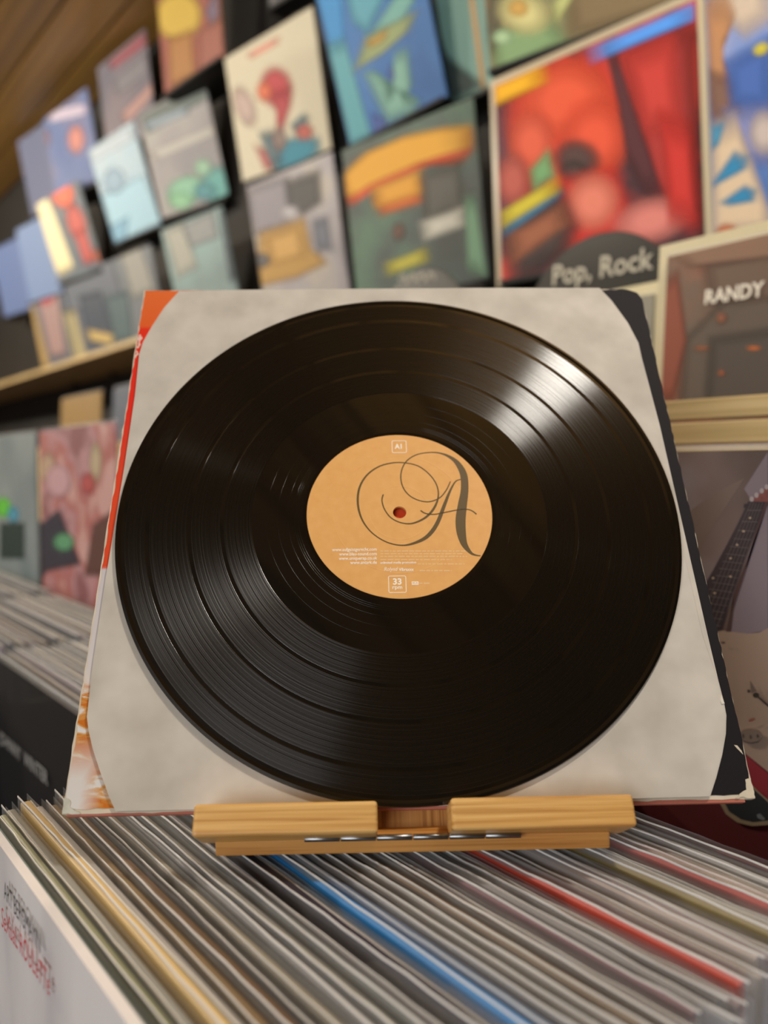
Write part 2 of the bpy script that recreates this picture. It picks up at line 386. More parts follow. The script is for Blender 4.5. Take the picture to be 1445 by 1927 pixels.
# --- vinyl record ---
RC = empty('vinyl_record', frame(J @ Vector((0, -.151, 0)), JX, -JD, -JN), 'glossy black vinyl record with an apricot centre label standing on the bamboo stand', 'record')
RI = RC.matrix_world.inverted() @ J
def vinyl(name, rough, aniso, rot, noise=0, spec=.5):
    m, t, b = nt(name); N = t.nodes; L = t.links
    b.inputs['Base Color'].default_value = (.0035, .0032, .003, 1); b.inputs['Specular IOR Level'].default_value = spec
    b.inputs['Roughness'].default_value = rough; b.inputs['Anisotropic'].default_value = aniso; b.inputs['Anisotropic Rotation'].default_value = rot
    tg = N.new('ShaderNodeTangent'); tg.direction_type = 'RADIAL'; tg.axis = 'Z'; L.new(tg.outputs[0], b.inputs['Tangent'])
    if noise:                                     # groove packing varies with the radius
        tc = N.new('ShaderNodeTexCoord'); ln = N.new('ShaderNodeVectorMath'); ln.operation = 'LENGTH'; L.new(tc.outputs['Object'], ln.inputs[0])
        ns = N.new('ShaderNodeTexNoise'); ns.noise_dimensions = '1D'; ns.inputs['Scale'].default_value = 1500; ns.inputs['Detail'].default_value = 6; L.new(ln.outputs['Value'], ns.inputs['W'])
        mr = N.new('ShaderNodeMapRange'); mr.inputs[1].default_value = .3; mr.inputs[2].default_value = .7; mr.inputs[3].default_value = max(.02, rough-noise); mr.inputs[4].default_value = rough+noise
        L.new(ns.outputs[0], mr.inputs[0]); L.new(mr.outputs[0], b.inputs['Roughness'])
    return m
M_GROOVE = vinyl('vinyl_groove', .245, 1.0, .25, .09, .62)
M_GLOSS = vinyl('vinyl_smooth', .06, 0, 0, 0, .8)
def ring(name, prof, mat, parent, M, seg=256, caps=False):
    """lathe of a closed or open (r, z) profile"""
    v, f = [], []; n = len(prof)
    for i in range(seg):
        a = 2*math.pi*i/seg; v += [(r*math.cos(a), r*math.sin(a), z) for r, z in prof]
    for i in range(seg):
        j = (i+1) % seg
        for k in range(n-1): f.append((i*n+k, j*n+k, j*n+k+1, i*n+k+1)[::-1])
    o = mesh(name, v, f, mat, parent, M, True)
    for e in o.data.edges:
        a, b = e.vertices
        if a//n != b//n: e.use_edge_sharp = True
    return o
# body with raised rim, smooth lead-in, dead wax and track gaps
ring('disc', [(.0037, -.0013), (.1490, -.0013), (.1508, -.0008), (.1510, 0), (.1507, .0006), (.1494, .0008), (.1478, .0004), (.0520, .0003), (.0502, .0002), (.0037, .0002), (.0037, -.0013)], M_GLOSS, RC, RI)
for r0, r1 in ((.1135, .1335), (.0962, .1117), (.0795, .0944), (.1353, .1462)):
    ring('groove_band', [(r0, .00032), (r0+.0002, .00042), (r1-.0002, .00042), (r1, .00032)], M_GROOVE, RC, RI)
for r0 in (.0545, .0556, .0566, .0600, .0655, .0715, .1472):     # run-out and lead-in grooves
    ring('run_out_groove', [(r0-.00007, .00030), (r0, .00034), (r0+.00007, .00030)], M_GROOVE, RC, RI)
M_LABEL = mottled(('#e6a95e', '#ebb166'), 200, .55, detail=2)
lab = ring('label', [(.0036, -.0012), (.0036, .0005), (.0498, .0005), (.0500, .0003)], M_LABEL, RC, RI)
LZ = .00056
for r0, wd in ((.0357, .0004), (.0163, .0004)):
    ring('pressing_ring', [(r0-wd, .0005), (r0, .00055), (r0+wd, .0005)], M_LABEL, lab, None, 128)
M_INK = plain('#5f4a20', .5); M_WHITE = plain('#fff6e6', .6); M_PALE = plain('#eec48c', .6)
def lc(cx, cy): return jp(560+cx/3.705, 800+cy/3.705, LZ)
LS = (lc(1347, 630)[0]-lc(76, 630)[0])/1271.
def swash(pts): stroke('printed_swash', smooth_path([(*lc(a, b), wd*LS) for a, b, wd in pts]), LZ, M_INK, lab)
swash([(1065, 393, 8), (1035, 455, 9), (985, 510, 9), (900, 535, 9), (800, 505, 9), (738, 440, 9), (719, 350, 9), (750, 262, 9), (825, 208, 9), (930, 190, 9), (1010, 200, 14), (1080, 234, 28), (1125, 280, 42), (1158, 350, 52), (1164, 450, 54), (1148, 560, 64), (1136, 660, 70), (1141, 750, 64), (1162, 830, 44), (1205, 888, 22), (1240, 906, 12), (1275, 911, 8)])
swash([(1138, 378, 8), (1100, 394, 10), (1062, 460, 16), (1022, 560, 24), (975, 680, 28), (920, 760, 28), (850, 808, 22), (740, 838, 11), (625, 817, 9), (520, 752, 9), (450, 660, 12), (420, 550, 15), (430, 440, 15), (480, 352, 13), (560, 292, 11), (650, 265, 10), (740, 262, 9), (840, 285, 9), (920, 345, 9), (970, 420, 9), (980, 500, 11), (950, 580, 17), (890, 645, 16), (800, 685, 12), (720, 680, 9), (650, 645, 9), (605, 585, 9), (588, 525, 9), (597, 483, 10)])
swash([(857, 595, 10), (890, 615, 10), (950, 622, 9), (1030, 608, 9), (1110, 592, 9), (1180, 587, 9), (1220, 600, 9), (1247, 622, 10)])
def rrect(cx, cy, hw, hh, r, lw):
    def outline(hw, hh, r): return [(cx+sx*(hw-r)+r*math.cos(a0+a), cy+sy*(hh-r)+r*math.sin(a0+a)) for sx, sy, a0 in ((1, 1, 0), (-1, 1, math.pi/2), (-1, -1, math.pi), (1, -1, 1.5*math.pi)) for a in [k*math.pi/8 for k in range(5)]]
    a, b = outline(hw, hh, r), outline(hw-lw, hh-lw, max(r-lw, .0002)); n = len(a)
    mesh('printed_frame', [(p[0], p[1], LZ) for p in a+b], [(i, (i+1) % n, (i+1) % n+n, i+n) for i in range(n)], M_WHITE, lab)
for (px_, py_, hw, hh) in ((708, 150, 54, 48), (695, 1109, 60, 55)):
    c = lc(px_, py_); rrect(c[0], c[1], hw*LS, hh*LS*1.12, 12*LS, 4.5*LS)
def lt(s, cx, cy, size, mat=M_WHITE, align='LEFT', bold=0, wid=1, shear=0):
    c = lc(cx, cy); text('printed_text', s, c[0], c[1], size*LS, LZ+.00002, mat, lab, align, wid, bold, shear)
lt('A1', 706, 150, 58, align='CENTER', bold=.00016, wid=.85)
lt('33', 695, 1093, 62, align='CENTER', bold=.00016); lt('rpm', 695, 1131, 38, align='CENTER', bold=.00006, wid=1.1)
for s, yy in (('www.aufgeistgerecht.com', 866), ('www.blau-sound.com', 897), ('www.uniquerap.co.uk', 927), ('www.antark.de', 957)):
    lt(s, 553, yy, 34, align='RIGHT', bold=.00004, wid=.86)
def dashes(x0, x1, yc, hgt):
    """print too fine to read: word-long pale bars"""
    x = x0
    while x < x1:
        wd = R_.uniform(12, 46); a, b = lc(x, yc-hgt/2), lc(min(x+wd, x1), yc+hgt/2)
        flat('fine_print', [(a[0], b[1]), (b[0], b[1]), (b[0], a[1]), (a[0], a[1])], LZ, M_PALE, lab); x += wd+7
for yy, x1 in ((878, 1180), (897, 1150), (915, 1180), (938, 1075)): dashes(577, x1, yy, 7)
dashes(836, 1165, 968, 7); dashes(850, 1075, 1014, 8); dashes(847, 925, 1103, 9)
lt('unlimited media promotion', 575, 960, 24, wid=.92, bold=.00004)
lt('Rolynd', 600, 1005, 40, wid=.8, shear=.3); lt('Vibraxxx', 706, 1008, 32, wid=.85, bold=.00006)
c0, c1 = lc(795, 1090), lc(843, 1113); flat('printed_block', [(c0[0], c1[1]), (c1[0], c1[1]), (c1[0], c0[1]), (c0[0], c0[1])], LZ, M_WHITE, lab)
lt('SCA', 800, 1101, 20, M_LABEL, bold=.00004)

# ------------------------------------------------------------------ printed covers
S = .1575
def cover_frame(c, yaw=0, lean=0, roll=0):
    """lean > 0: top tips towards the viewer; frame origin at the middle of the bottom edge"""
    yaw, lean, roll = map(math.radians, (yaw, lean, roll))
    n = Vector((math.sin(yaw), -math.cos(yaw), 0)); r = Vector((math.cos(yaw), math.sin(yaw), 0))
    u = ZU*math.cos(lean)+n*math.sin(lean)
    r2 = r*math.cos(roll)+u*math.sin(roll); u2 = u*math.cos(roll)-r*math.sin(roll)
    return frame(Vector(c)+Vector((0, 0, H))-u2*S, r2, u2, r2.cross(u2))
def cover(label, c, base, yaw=0, lean=0, roll=0, patches=(), group=None, name='album_cover', cat='album cover', sleeve=None, th=.004, coat=0, fe=.019):
    M = cover_frame(c, yaw, lean, roll); e = empty(name, M, label, cat, group)
    mat = base if not isinstance(base, str) else plain(base, .6, coat=coat)
    bd = box('board', (-S, 0, -th), (S, 2*S, 0), mat, e)
    if sleeve:
        fm = plain(sleeve, .3, coat=.3)
        box('sleeve_border', (-S-.012, -.001, -th-.0008), (S+.012, 2*S+.014, -th-.0001), fm, e)
    for k, (pts, colr) in enumerate(patches):
        dz = .00012 if fe else .00005
        poly = [(q.x, q.y) for q in (hit(*p, M, dz*(k+1)) for p in pts)]
        lim = (-S+.0005, S-.0005, .0005, 2*S-.0005); poly2 = clip(poly, *lim)
        if len(poly2) < 3: continue
        if fe: soft_patch('printed_shape', poly, dz*(k+1), colr, bd, fe, lim)
        else: flat('printed_shape', poly2, dz*(k+1), plain(colr, .6, coat=coat), bd)
    e['_'] = 1; del e['_']
    return e, M
def E_(cx, cy, rx, ry, c, rot=0): return (ell(cx, cy, rx, ry, rot), c)
def P_(c, *pts): return (list(pts), c)
def ledge(M, w=.31):
    """dark shelf bracket carrying one cover on the display wall"""
    o = M.translation; r = M.to_3x3().col[0]; ang = math.atan2(r.y, r.x)
    Ml = Matrix.Translation(o) @ Matrix.Rotation(ang, 4, 'Z')
    e = empty('display_ledge', Ml, 'narrow black shelf ledge fixed to the display wall under a cover', 'ledge', 'ledges on the display wall')
    back = (WY-o.y)/math.cos(ang)+w/2*abs(math.tan(ang))*0
    b = bpy.data.meshes
    d = max(.02, back-.03)
    box('shelf', (-w/2, -.012, -.011), (w/2, d, -.003), M_DARK, e, .001)
    box('arm', (-.012, d-.01, -.03), (.012, back, -.003), M_DARK, e, .001)
    return e
WG = 'album covers on the display wall'
def wall_cover(label, c, base, yaw, lean, roll, patches=(), **k):
    e, M = cover(label, c, base, yaw, lean, roll, patches, WG, **k); ledge(M); return e

red_base = mottled(('#3b1622', '#6d1e24', '#b52a20', '#cf3a2c'), 9, .6, coat=0, detail=3, lo=.36, hi=.62, seed=3)
wall_cover('vivid red album cover with a red face and a yellow strip at its upper corner', (-.745, .987, .459), red_base, 10.15, -.5, 3.2, [
    P_('#5d2436', (925, 200), (1010, 160), (990, 260), (960, 420), (935, 480)),
    P_('#a82a26', (1170, 100), (1300, 45), (1318, 400), (1240, 370)),
    P_('#c4352c', (1185, 110), (1260, 80), (1275, 230), (1215, 240)),
    E_(1060, 235, 98, 130, '#d63c24', -8), E_(1065, 190, 72, 62, '#e0532f', -10), E_(1120, 260, 52, 60, '#e2502f'), E_(1000, 270, 35, 50, '#dd5a3c'),
    P_('#4e1a24', (1140, 95), (1158, 92), (1200, 230), (1245, 360), (1222, 372), (1180, 290), (1165, 200)),
    E_(1085, 300, 36, 30, '#4e3432', 8), E_(1080, 325, 22, 20, '#3a2c2a'),
    P_('#d63026', (1060, 345), (1150, 330), (1190, 440), (1090, 450)), E_(1115, 380, 40, 44, '#e27e68', 20), E_(1225, 415, 60, 34, '#d97f76', -15),
    P_('#c8281f', (1245, 230), (1300, 250), (1312, 420), (1262, 400)),
    E_(965, 340, 26, 42, '#b9564a'), P_('#3b2c2c', (955, 420), (1050, 370), (1075, 430), (1060, 470), (970, 520)), P_('#9b5a3c', (965, 440), (1050, 392), (1062, 425), (970, 490)),
    P_('#6fa36c', (1000, 320), (1030, 285), (1042, 330), (1005, 355)), P_('#2a6f96', (950, 425), (1042, 365), (1046, 375), (955, 440)), P_('#cfc02e', (945, 398), (1036, 344), (1041, 366), (950, 424)),
    P_('#edb100', (912, 172), (1010, 128), (1016, 158), (916, 204)),
    P_('#4f97f0', (1132, 84), (1305, 8), (1305, 36), (1138, 106))], sleeve='#b7ab92', fe=.028)
wall_cover('dark grey-green album cover with a large arched orange and yellow title', (-1.193, 1.03, .498), mottled(('#4b4845', '#505a58', '#5d7a68'), 5, .6, coat=0, lo=.4, hi=.7, seed=5), 12.0, 5.7, 3.0, [
    P_('#c9542a', (640, 345), (690, 300), (760, 270), (830, 254), (885, 248), (884, 285), (860, 310), (850, 298), (790, 318), (700, 360), (668, 384), (645, 375)),
    P_('#dda335', (638, 335), (690, 288), (760, 258), (830, 243), (882, 238), (880, 278), (830, 292), (790, 305), (690, 350), (665, 368), (645, 365)),
    P_('#cc6a30', (706, 372), (790, 340), (792, 380), (722, 402)), P_('#dd9f38', (704, 355), (788, 322), (792, 362), (712, 388)),
    P_('#5c5a54', (796, 330), (862, 310), (872, 395), (802, 415)), P_('#cfcdc0', (798, 418), (868, 392), (872, 424), (804, 448)),
    P_('#b8b048', (730, 495), (795, 470), (800, 492), (735, 515)), P_('#7aa283', (875, 380), (895, 378), (915, 520), (880, 500)), E_(750, 436, 10, 14, '#6b5048')])
wall_cover('white album cover with a red figure above teal and dark splashes', (-1.746, 1.067, .904), '#c6bfa9', 11.7, 8.0, 3.3, [
    P_('#d98f80', (470, 100), (520, 72), (518, 84), (475, 108)), E_(520, 165, 26, 34, '#b03a44', -10), P_('#a63540', (510, 180), (545, 170), (545, 200), (532, 240), (522, 250), (520, 205)),
    E_(497, 172, 12, 16, '#cf6a4a'), E_(460, 200, 16, 34, '#b59f98', -20), P_('#1f7c95', (512, 300), (545, 262), (595, 262), (598, 285), (560, 315), (520, 322)), P_('#4b6672', (490, 255), (512, 250), (530, 300), (512, 312)),
    P_('#4c6a74', (548, 235), (570, 215), (580, 225), (560, 255)), E_(573, 248, 14, 13, '#b0564e'), E_(525, 262, 12, 20, '#7d6a66'), P_('#a65a5a', (480, 275), (500, 285), (512, 315), (498, 318))])
wall_cover('pale grey album cover with dark blocks and an ochre patch below the white one', (-1.635, 1.054, .542), mottled(('#86828a', '#a5a1a6', '#b9b2a6'), 7, .6, coat=0, seed=8), 6.1, 10.9, -.5, [
    P_('#8a8690', (468, 360), (540, 335), (545, 420), (480, 440)), P_('#4a4a4c', (540, 345), (598, 325), (602, 380), (572, 400), (548, 400)), P_('#b48e4c', (490, 440), (572, 412), (585, 470), (600, 480), (612, 495), (560, 520), (480, 540), (482, 500)),
    P_('#c69d58', (505, 450), (560, 430), (570, 480), (515, 495)), P_('#707684', (590, 420), (615, 412), (622, 465), (598, 470)), E_(492, 490, 14, 12, '#5d5d60'), E_(545, 400, 16, 12, '#b5b2b8')])
wall_cover('bright blue album cover with an ochre shape above pale green strokes', (-1.306, 1.037, .863), mottled(('#1d5c9e', '#2a6cb0', '#2f5aa0'), 5, .6, coat=0, seed=9), -.8, 17.1, -.3, [
    P_('#1782c4', (590, -30), (640, -40), (650, 90), (625, 110)), P_('#4f9aa8', (618, 90), (650, 80), (700, 265), (662, 280)), P_('#4a98ae', (650, -20), (740, -40), (690, 60), (665, 40)),
    P_('#6aa59f', (700, 60), (760, -30), (790, -20), (745, 60)), P_('#8b9a6a', (670, 130), (690, 70), (780, 25), (765, 60), (720, 100)), P_('#b08b36', (690, 80), (728, 55), (722, 75), (700, 88)),
    P_('#78ab9e', (690, 140), (708, 135), (735, 190), (742, 105), (765, 100), (772, 160), (760, 195), (785, 185), (775, 210), (730, 225)), P_('#2c4a8c', (735, 122), (742, 140), (738, 160), (730, 140)), P_('#34509a', (700, 215), (725, 225), (720, 245), (705, 250))])
wall_cover('green and brown album cover with yellow blooms hung above the red cover', (-.785, .991, .804), mottled(('#6f5f45', '#83714f', '#7d8a62'), 6, .6, coat=0, seed=10), 12, 6.5, 2.4, [
    P_('#7fa06f', (925, 60), (1030, 40), (1060, 75), (935, 140)), P_('#55503c', (925, -40), (960, -40), (930, 90), (915, 60)), E_(985, 25, 42, 32, '#cfc98a', 20), E_(975, 15, 16, 14, '#c9a050'), E_(945, 70, 16, 12, '#a8c79a'),
    P_('#7d6a4a', (1060, -60), (1300, -150), (1300, 0), (1080, 60)), P_('#b8bd7a', (1040, 10), (1075, -30), (1085, -20), (1050, 40))])
wall_cover('pale teal album cover tucked behind the bright blue one', (-1.01, 1.085, .86), '#7fa99f', 4, 12, 0, [P_('#3b4a48', (815, 90), (905, 160), (850, 190), (840, 160)), P_('#c9a06a', (880, -20), (890, -20), (914, 160), (905, 165))])
wall_cover('grey album cover with green and teal foliage along its lower edge', (-2.282, 1.07, .94), mottled(('#7b7a82', '#8f8c90', '#9a9a98'), 5, .6, coat=0, seed=11), 12.5, 12.9, 3.6, [
    P_('#55605f', (265, 220), (392, 145), (400, 180), (280, 250)), P_('#7f8f9c', (272, 232), (350, 200), (352, 215), (280, 245)), P_('#a8a6a2', (285, 285), (405, 235), (410, 250), (295, 300)),
    E_(350, 358, 34, 24, '#7fb39a', -20), E_(415, 350, 34, 34, '#5ba09f', -15), E_(340, 378, 20, 14, '#83b893'), E_(385, 360, 18, 14, '#4a8a95'), E_(382, 315, 14, 14, '#8fb8a0')])
wall_cover('light blue album cover shading to pale cyan at the bottom', (-2.692, 1.05, .951), mottled(('#9fb0bf', '#a8bccb', '#93b6cc'), 5, .6, coat=0, seed=12), 6.3, 16.8, 1.1, [
    P_('#9cc3d8', (190, 370), (270, 330), (308, 415), (217, 458)), P_('#7ba9c6', (205, 430), (240, 410), (236, 450), (216, 458)), E_(215, 340, 18, 22, '#8ba6bd'), P_('#aab8c4', (165, 285), (245, 240), (252, 262), (172, 305))])
wall_cover('mauve grey album cover with a dull red title near the ceiling', (-2.723, 1.075, 1.26), mottled(('#5d5d6c', '#6d6873', '#7b7078'), 5, .6, coat=0, seed=13), 8.4, 4.3, 3.8, [
    P_('#8a4a54', (205, 118), (272, 60), (275, 85), (212, 130)), P_('#a5837f', (228, 215), (290, 150), (300, 165), (240, 232)), P_('#77747c', (215, 150), (275, 100), (280, 135), (222, 180))])
wall_cover('violet blue album cover with pale lettering and orange spots beside the ceiling', (-3.12, 1.02, 1.2), mottled(('#4f6390', '#5f6f9c', '#7d7486'), 5, .6, coat=0, seed=14), 12, 6, 6, [
    P_('#b9aec2', (90, 210), (160, 195), (162, 215), (95, 230)), E_(143, 262, 14, 24, '#c08078'), E_(80, 262, 12, 18, '#8c6a6c'), E_(150, 140, 9, 16, '#9a8088'), E_(60, 300, 22, 24, '#7b6c70')])
wall_cover('orange brown album cover with a large yellow patch close under the ceiling', (-2.098, 1.006, 1.24), mottled(('#a0622c', '#8f4a3c', '#7e4a44'), 4, .6, coat=0, seed=15), 4.1, 6, -2, [
    E_(335, 30, 42, 44, '#b79a3e', 10), P_('#8d5448', (375, 60), (425, 30), (432, 115), (375, 140)), P_('#6a5d72', (388, 20), (408, -20), (412, 30), (395, 45)), P_('#9a6a38', (318, 75), (360, 60), (365, 140), (322, 160))])
wall_cover('slate album cover half hidden above the white one', (-1.63, 1.08, 1.30), '#5d5e60', 8, 6, 2, [P_('#7d8580', (425, -40), (460, -60), (470, 40), (440, 70))])
wall_cover('grey album cover with an orange red figure and a broad cream stripe', (-3.2, 1.03, .90), mottled(('#54606f', '#5f6a74', '#6b6d70'), 5, .6, coat=0, seed=16), 12, 14, 5, [
    P_('#a9abae', (15, 392), (60, 360), (100, 500), (60, 520)), P_('#e9ddb0', (55, 365), (82, 350), (138, 500), (108, 515)), E_(116, 362, 20, 28, '#e2684a', -20), E_(143, 418, 16, 32, '#b9534c', -15), P_('#b5504c', (140, 440), (160, 432), (178, 490), (158, 495)), E_(190, 480, 16, 12, '#a8573a')])
wall_cover('grey cyan album cover with a pale band beside the ochre patched one', (-2.131, 1.054, .549), mottled(('#6f8084', '#7f9496', '#8aa6a8'), 5, .6, coat=0, seed=17), 5.8, 13.7, -.5, [
    P_('#a3a49c', (310, 435), (345, 420), (370, 500), (335, 520)), P_('#8b8f92', (345, 425), (400, 400), (410, 445), (360, 465)), P_('#3f4a55', (412, 395), (425, 392), (452, 520), (432, 525))])
wall_cover('pale blue album cover with white clouds and blue striped ribbon on cream', (-.405, 1.0, .46), mottled(('#4a72b5', '#5f86c8', '#9aa2cc'), 5, .6, coat=0, lo=.35, hi=.65, seed=18), 4, 3, 2, [
    P_('#c9b7a4', (1325, -40), (1445, -60), (1445, 30), (1400, 60), (1345, 20)), P_('#b88458', (1328, 10), (1365, 0), (1380, 40), (1360, 80), (1362, 130), (1375, 150), (1360, 185), (1338, 190)), P_('#7d5a4c', (1335, 140), (1370, 150), (1395, 215), (1340, 225)),
    P_('#3f66b4', (1372, 120), (1445, 80), (1445, 200), (1380, 195)), P_('#7f87bd', (1370, 215), (1445, 205), (1445, 300), (1400, 300)), E_(1438, 250, 24, 34, '#c4b6b0'),
    P_('#d9c2a4', (1340, 250), (1385, 230), (1445, 400), (1445, 440), (1342, 440)), P_('#1f86b8', (1342, 345), (1380, 290), (1402, 300), (1400, 318), (1345, 348)), P_('#1f86b8', (1360, 380), (1400, 352), (1418, 360), (1415, 378), (1375, 385)),
    P_('#3f8fb5', (1340, 240), (1362, 235), (1352, 270), (1341, 280)), E_(1368, 438, 18, 14, '#c06a40'), E_(1432, 92, 14, 10, '#cbbf3c', -30)], sleeve='#cdbf9f')
# lower row and the far end of the wall
LOW = [P_('#6c7078', (0, 480), (40, 470), (60, 600), (0, 640)), P_('#5a6270', (90, 480), (200, 450), (230, 560), (120, 590)), P_('#8b8c88', (225, 470), (262, 455), (290, 545), (250, 560)), P_('#a88d5a', (36, 545), (56, 545), (94, 690), (66, 695)), P_('#9a8080', (70, 560), (108, 550), (124, 665), (96, 670)), E_(86, 552, 17, 20, '#c0505a', 20),
       P_('#a39a78', (118, 590), (142, 585), (164, 672), (140, 680)), P_('#3c4656', (150, 560), (190, 550), (215, 640), (170, 650)), P_('#b8a26a', (165, 620), (215, 630), (210, 648), (170, 640)), P_('#33383f', (0, 560), (28, 560), (50, 690), (20, 690)), P_('#a89484', (0, 600), (12, 605), (26, 690), (0, 700)), P_('#4a5f66', (200, 560), (240, 550), (250, 640), (215, 640))]
for lb, c, col, ps in (
    ('dark blue album cover on the wooden wall shelf far along the wall', (-3.05, 1.06, .55), '#4d5668', LOW),
    ('slate album cover with a tan border on the wooden wall shelf', (-2.62, 1.05, .55), '#666d76', LOW),
    ('dusky blue album cover at the far end of the wall shelf', (-3.5, 1.06, .55), '#565e6e', LOW),
    ('steel blue album cover at the far end of the display wall', (-3.66, 1.05, .90), '#7289b3', [E_(10, 330, 22, 40, '#8b9cc0')]),
    ('dark violet album cover in the upper row at the wall end', (-3.60, 1.05, 1.26), '#5f6684', []),
    ('dim green album cover in the upper row above the green one', (-1.2, 1.07, 1.30), '#4f5e50', []),
    ('cobalt album cover at the last place of the wall', (-4.1, 1.05, .90), '#6074a4', [])):
    wall_cover(lb, c, col, 8, 10, 1, ps)
sh = struct(box('trim_1', (-5.2, .93, H+.372), (-2.28, WY, H+.387), M_PINE))

# ------------------------------------------------------------------ bins (three rising tiers)
def bin_tier(name, label, y0, y1, zf, zt, xs, front_boards, mat=M_CRATE, zb=None):
    e = empty(name, Matrix.Translation((xs[0], y0, H+zf-.012)), label, 'record bin')
    I = Matrix.Translation((-xs[0], -y0, -(H+zf-.012)))
    def b(n, lo, hi, m): box(n, (lo[0], lo[1], H+lo[2]), (hi[0], hi[1], H+hi[2]), m, e, .0015, I)
    b('base_board', (xs[0], y0, zf-.012), (xs[-1], y1, zf), mat)
    b('back_panel', (xs[0], y1-.008, zf), (xs[-1], y1, zb if zb is not None else zt), mat)
    for (za, zb_) in front_boards: b('front_board', (xs[0], y0, za), (xs[-1], y0+.012, zb_), M_PINE if mat is M_PINE else mat)
    for x in xs: b('divider', (x-.003, y0+.012, zf), (x+.003, y1-.008, zt), mat)
    return e
ZT = -.172
xs1 = [-1.90, -1.545, -1.185, -.8455, -.459, -.105]
bin_tier('record_bin', 'dark wooden record bin tier holding the sleeved records under the stand', .052, .366, ZT-.325, ZT-.06, xs1, [(ZT-.325, ZT-.20)])
bin_tier('record_bin', 'dark wooden middle record bin tier carrying the guitar cover', .368, .594, -.322, -.20, [-2.6, -2.0, -1.665, -1.33, -.985, -.62, -.345, .0], [(-.322, -.22)])
bin_tier('record_bin', 'pale pine upper record bin tier below the display wall', .596, .90, -.115, .03, [-2.8, -2.37, -1.97, -1.62, -1.22, -.83, -.471, -.12, .2], [(-.115, .019), (.021, .0385), (.0405, .0565)], M_PINE, .1)

# ------------------------------------------------------------------ sleeved records
FILMS = {}
def sleeve_mesh(seed, wavy):
    """clear sleeve: two wavy sheets open at the top, closed along bottom and far side"""
    rr = random.Random(seed); n = 26; hw, hh = .1605, .325
    ph = [rr.uniform(0, 6.28) for _ in range(6)]
    def wv(x, k): return wavy*(math.sin(x*9+ph[k])*.7+math.sin(x*23+ph[k+1])*.25+math.sin(x*70+ph[k+2])*.06)
    V_, Fs = [], []; top = []
    for side in (0, 1):
        rows = (0, .25, .305, .315, hh); b0 = len(V_)
        for ri, z in enumerate(rows):
            g = max(0, (z-.28)/.045)
            for i in range(n+1):
                x = -hw+2*hw*i/n
                yv = (-.0026 if side == 0 else .0026)+wv(x, 3*side)*g
                zz = z+(wv(x, 3*(1-side))*.5*g + (rr.uniform(-.0004, .0004) if ri == 4 else 0))
                V_.append((x, yv, zz))
        for ri in range(len(rows)-1):
            for i in range(n):
                a = b0+ri*(n+1)+i; q = (a, a+1, a+n+2, a+n+1); Fs.append(q if side == 0 else q[::-1])
        top.append([V_[b0+4*(n+1)+i] for i in range(n+1)])
    return V_, Fs, top
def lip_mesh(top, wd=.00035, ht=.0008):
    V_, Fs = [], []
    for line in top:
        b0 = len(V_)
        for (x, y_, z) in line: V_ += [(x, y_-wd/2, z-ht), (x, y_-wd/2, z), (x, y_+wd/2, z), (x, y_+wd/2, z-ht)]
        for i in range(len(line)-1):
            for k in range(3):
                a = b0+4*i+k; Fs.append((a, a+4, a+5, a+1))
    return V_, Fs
VAR = []
for s in range(10):
    v, f, tp = sleeve_mesh(100+s, .0011)
    me = bpy.data.meshes.new('plastic_sleeve'); me.from_pydata(v, [], f); me.materials.append(M_FILM); me.polygons.foreach_set('use_smooth', [True]*len(me.polygons))
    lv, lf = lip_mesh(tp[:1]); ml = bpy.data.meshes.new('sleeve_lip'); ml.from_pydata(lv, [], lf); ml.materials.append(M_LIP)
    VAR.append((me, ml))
JM = {}
def jacket_me(col, th):
    k = (col, th)
    if k not in JM:
        bm = box_bm((-.157, -th/2, 0), (.157, th/2, .3222), .0011, 2); me = bpy.data.meshes.new('jacket'); bm.to_mesh(me); bm.free()
        me.materials.append(col if not isinstance(col, str) else mottled((col, col, '#8d8a86'), 30, .5, lo=.3, hi=1.1)); JM[k] = me
    return JM[k]
def sleeved(x_far, y, ztop, col, label, group, th=.0042, tilt=0, var=None, name='sleeved_record', cat='record'):
    M = Matrix.Translation((x_far+.1605, y, H+ztop-.325)) @ Matrix.Rotation(math.radians(tilt), 4, 'X')
    e = empty(name, M, label, cat, group)
    me, ml = VAR[R_.randrange(10) if var is None else var]
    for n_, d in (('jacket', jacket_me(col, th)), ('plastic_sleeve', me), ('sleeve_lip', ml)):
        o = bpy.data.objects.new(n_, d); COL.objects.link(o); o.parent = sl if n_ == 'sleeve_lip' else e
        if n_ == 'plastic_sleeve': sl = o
    return e
CN = [('#6c7b79', 'teal grey'), ('#85876a', 'olive'), ('#8d8c86', 'grey'), ('#d0b47c', 'tan'), ('#7f6a4c', 'brown'), ('#65503c', 'dark brown'),
      ('#4a4846', 'charcoal'), ('#8f897b', 'beige grey'), ('#7f7d76', 'dull grey'), ('#767b7b', 'slate grey'), ('#857f84', 'mauve grey'), ('#322b3a', 'dark plum'),
      ('#2f8bd6', 'bright blue'), ('#5a6880', 'slate blue'), ('#8b8c92', 'pale grey'), ('#9b958d', 'putty'), ('#8a7660', 'tan brown'), ('#5e4a30', 'dark bronze'), ('#86818a', 'lilac grey'),
      ('#83606a', 'dusky pink'), ('#48423f', 'sooty black'), ('#8b7a7e', 'rose grey'), ('#c24a38', 'orange red'), ('#6f6478', 'purple grey'), ('#b5aaa5', 'off-white'), ('#8d7f82', 'heather'),
      ('#756960', 'brown grey'), ('#8f8258', 'olive tan'), ('#96928f', 'silver grey'), ('#a8443a', 'brick red'), ('#a59a8c', 'beige'), ('#9d938a', 'oatmeal'), ('#8f8983', 'warm grey'), ('#4f1f22', 'maroon')]
GA = 'sleeved records in the front bin under the stand'
CN2 = []
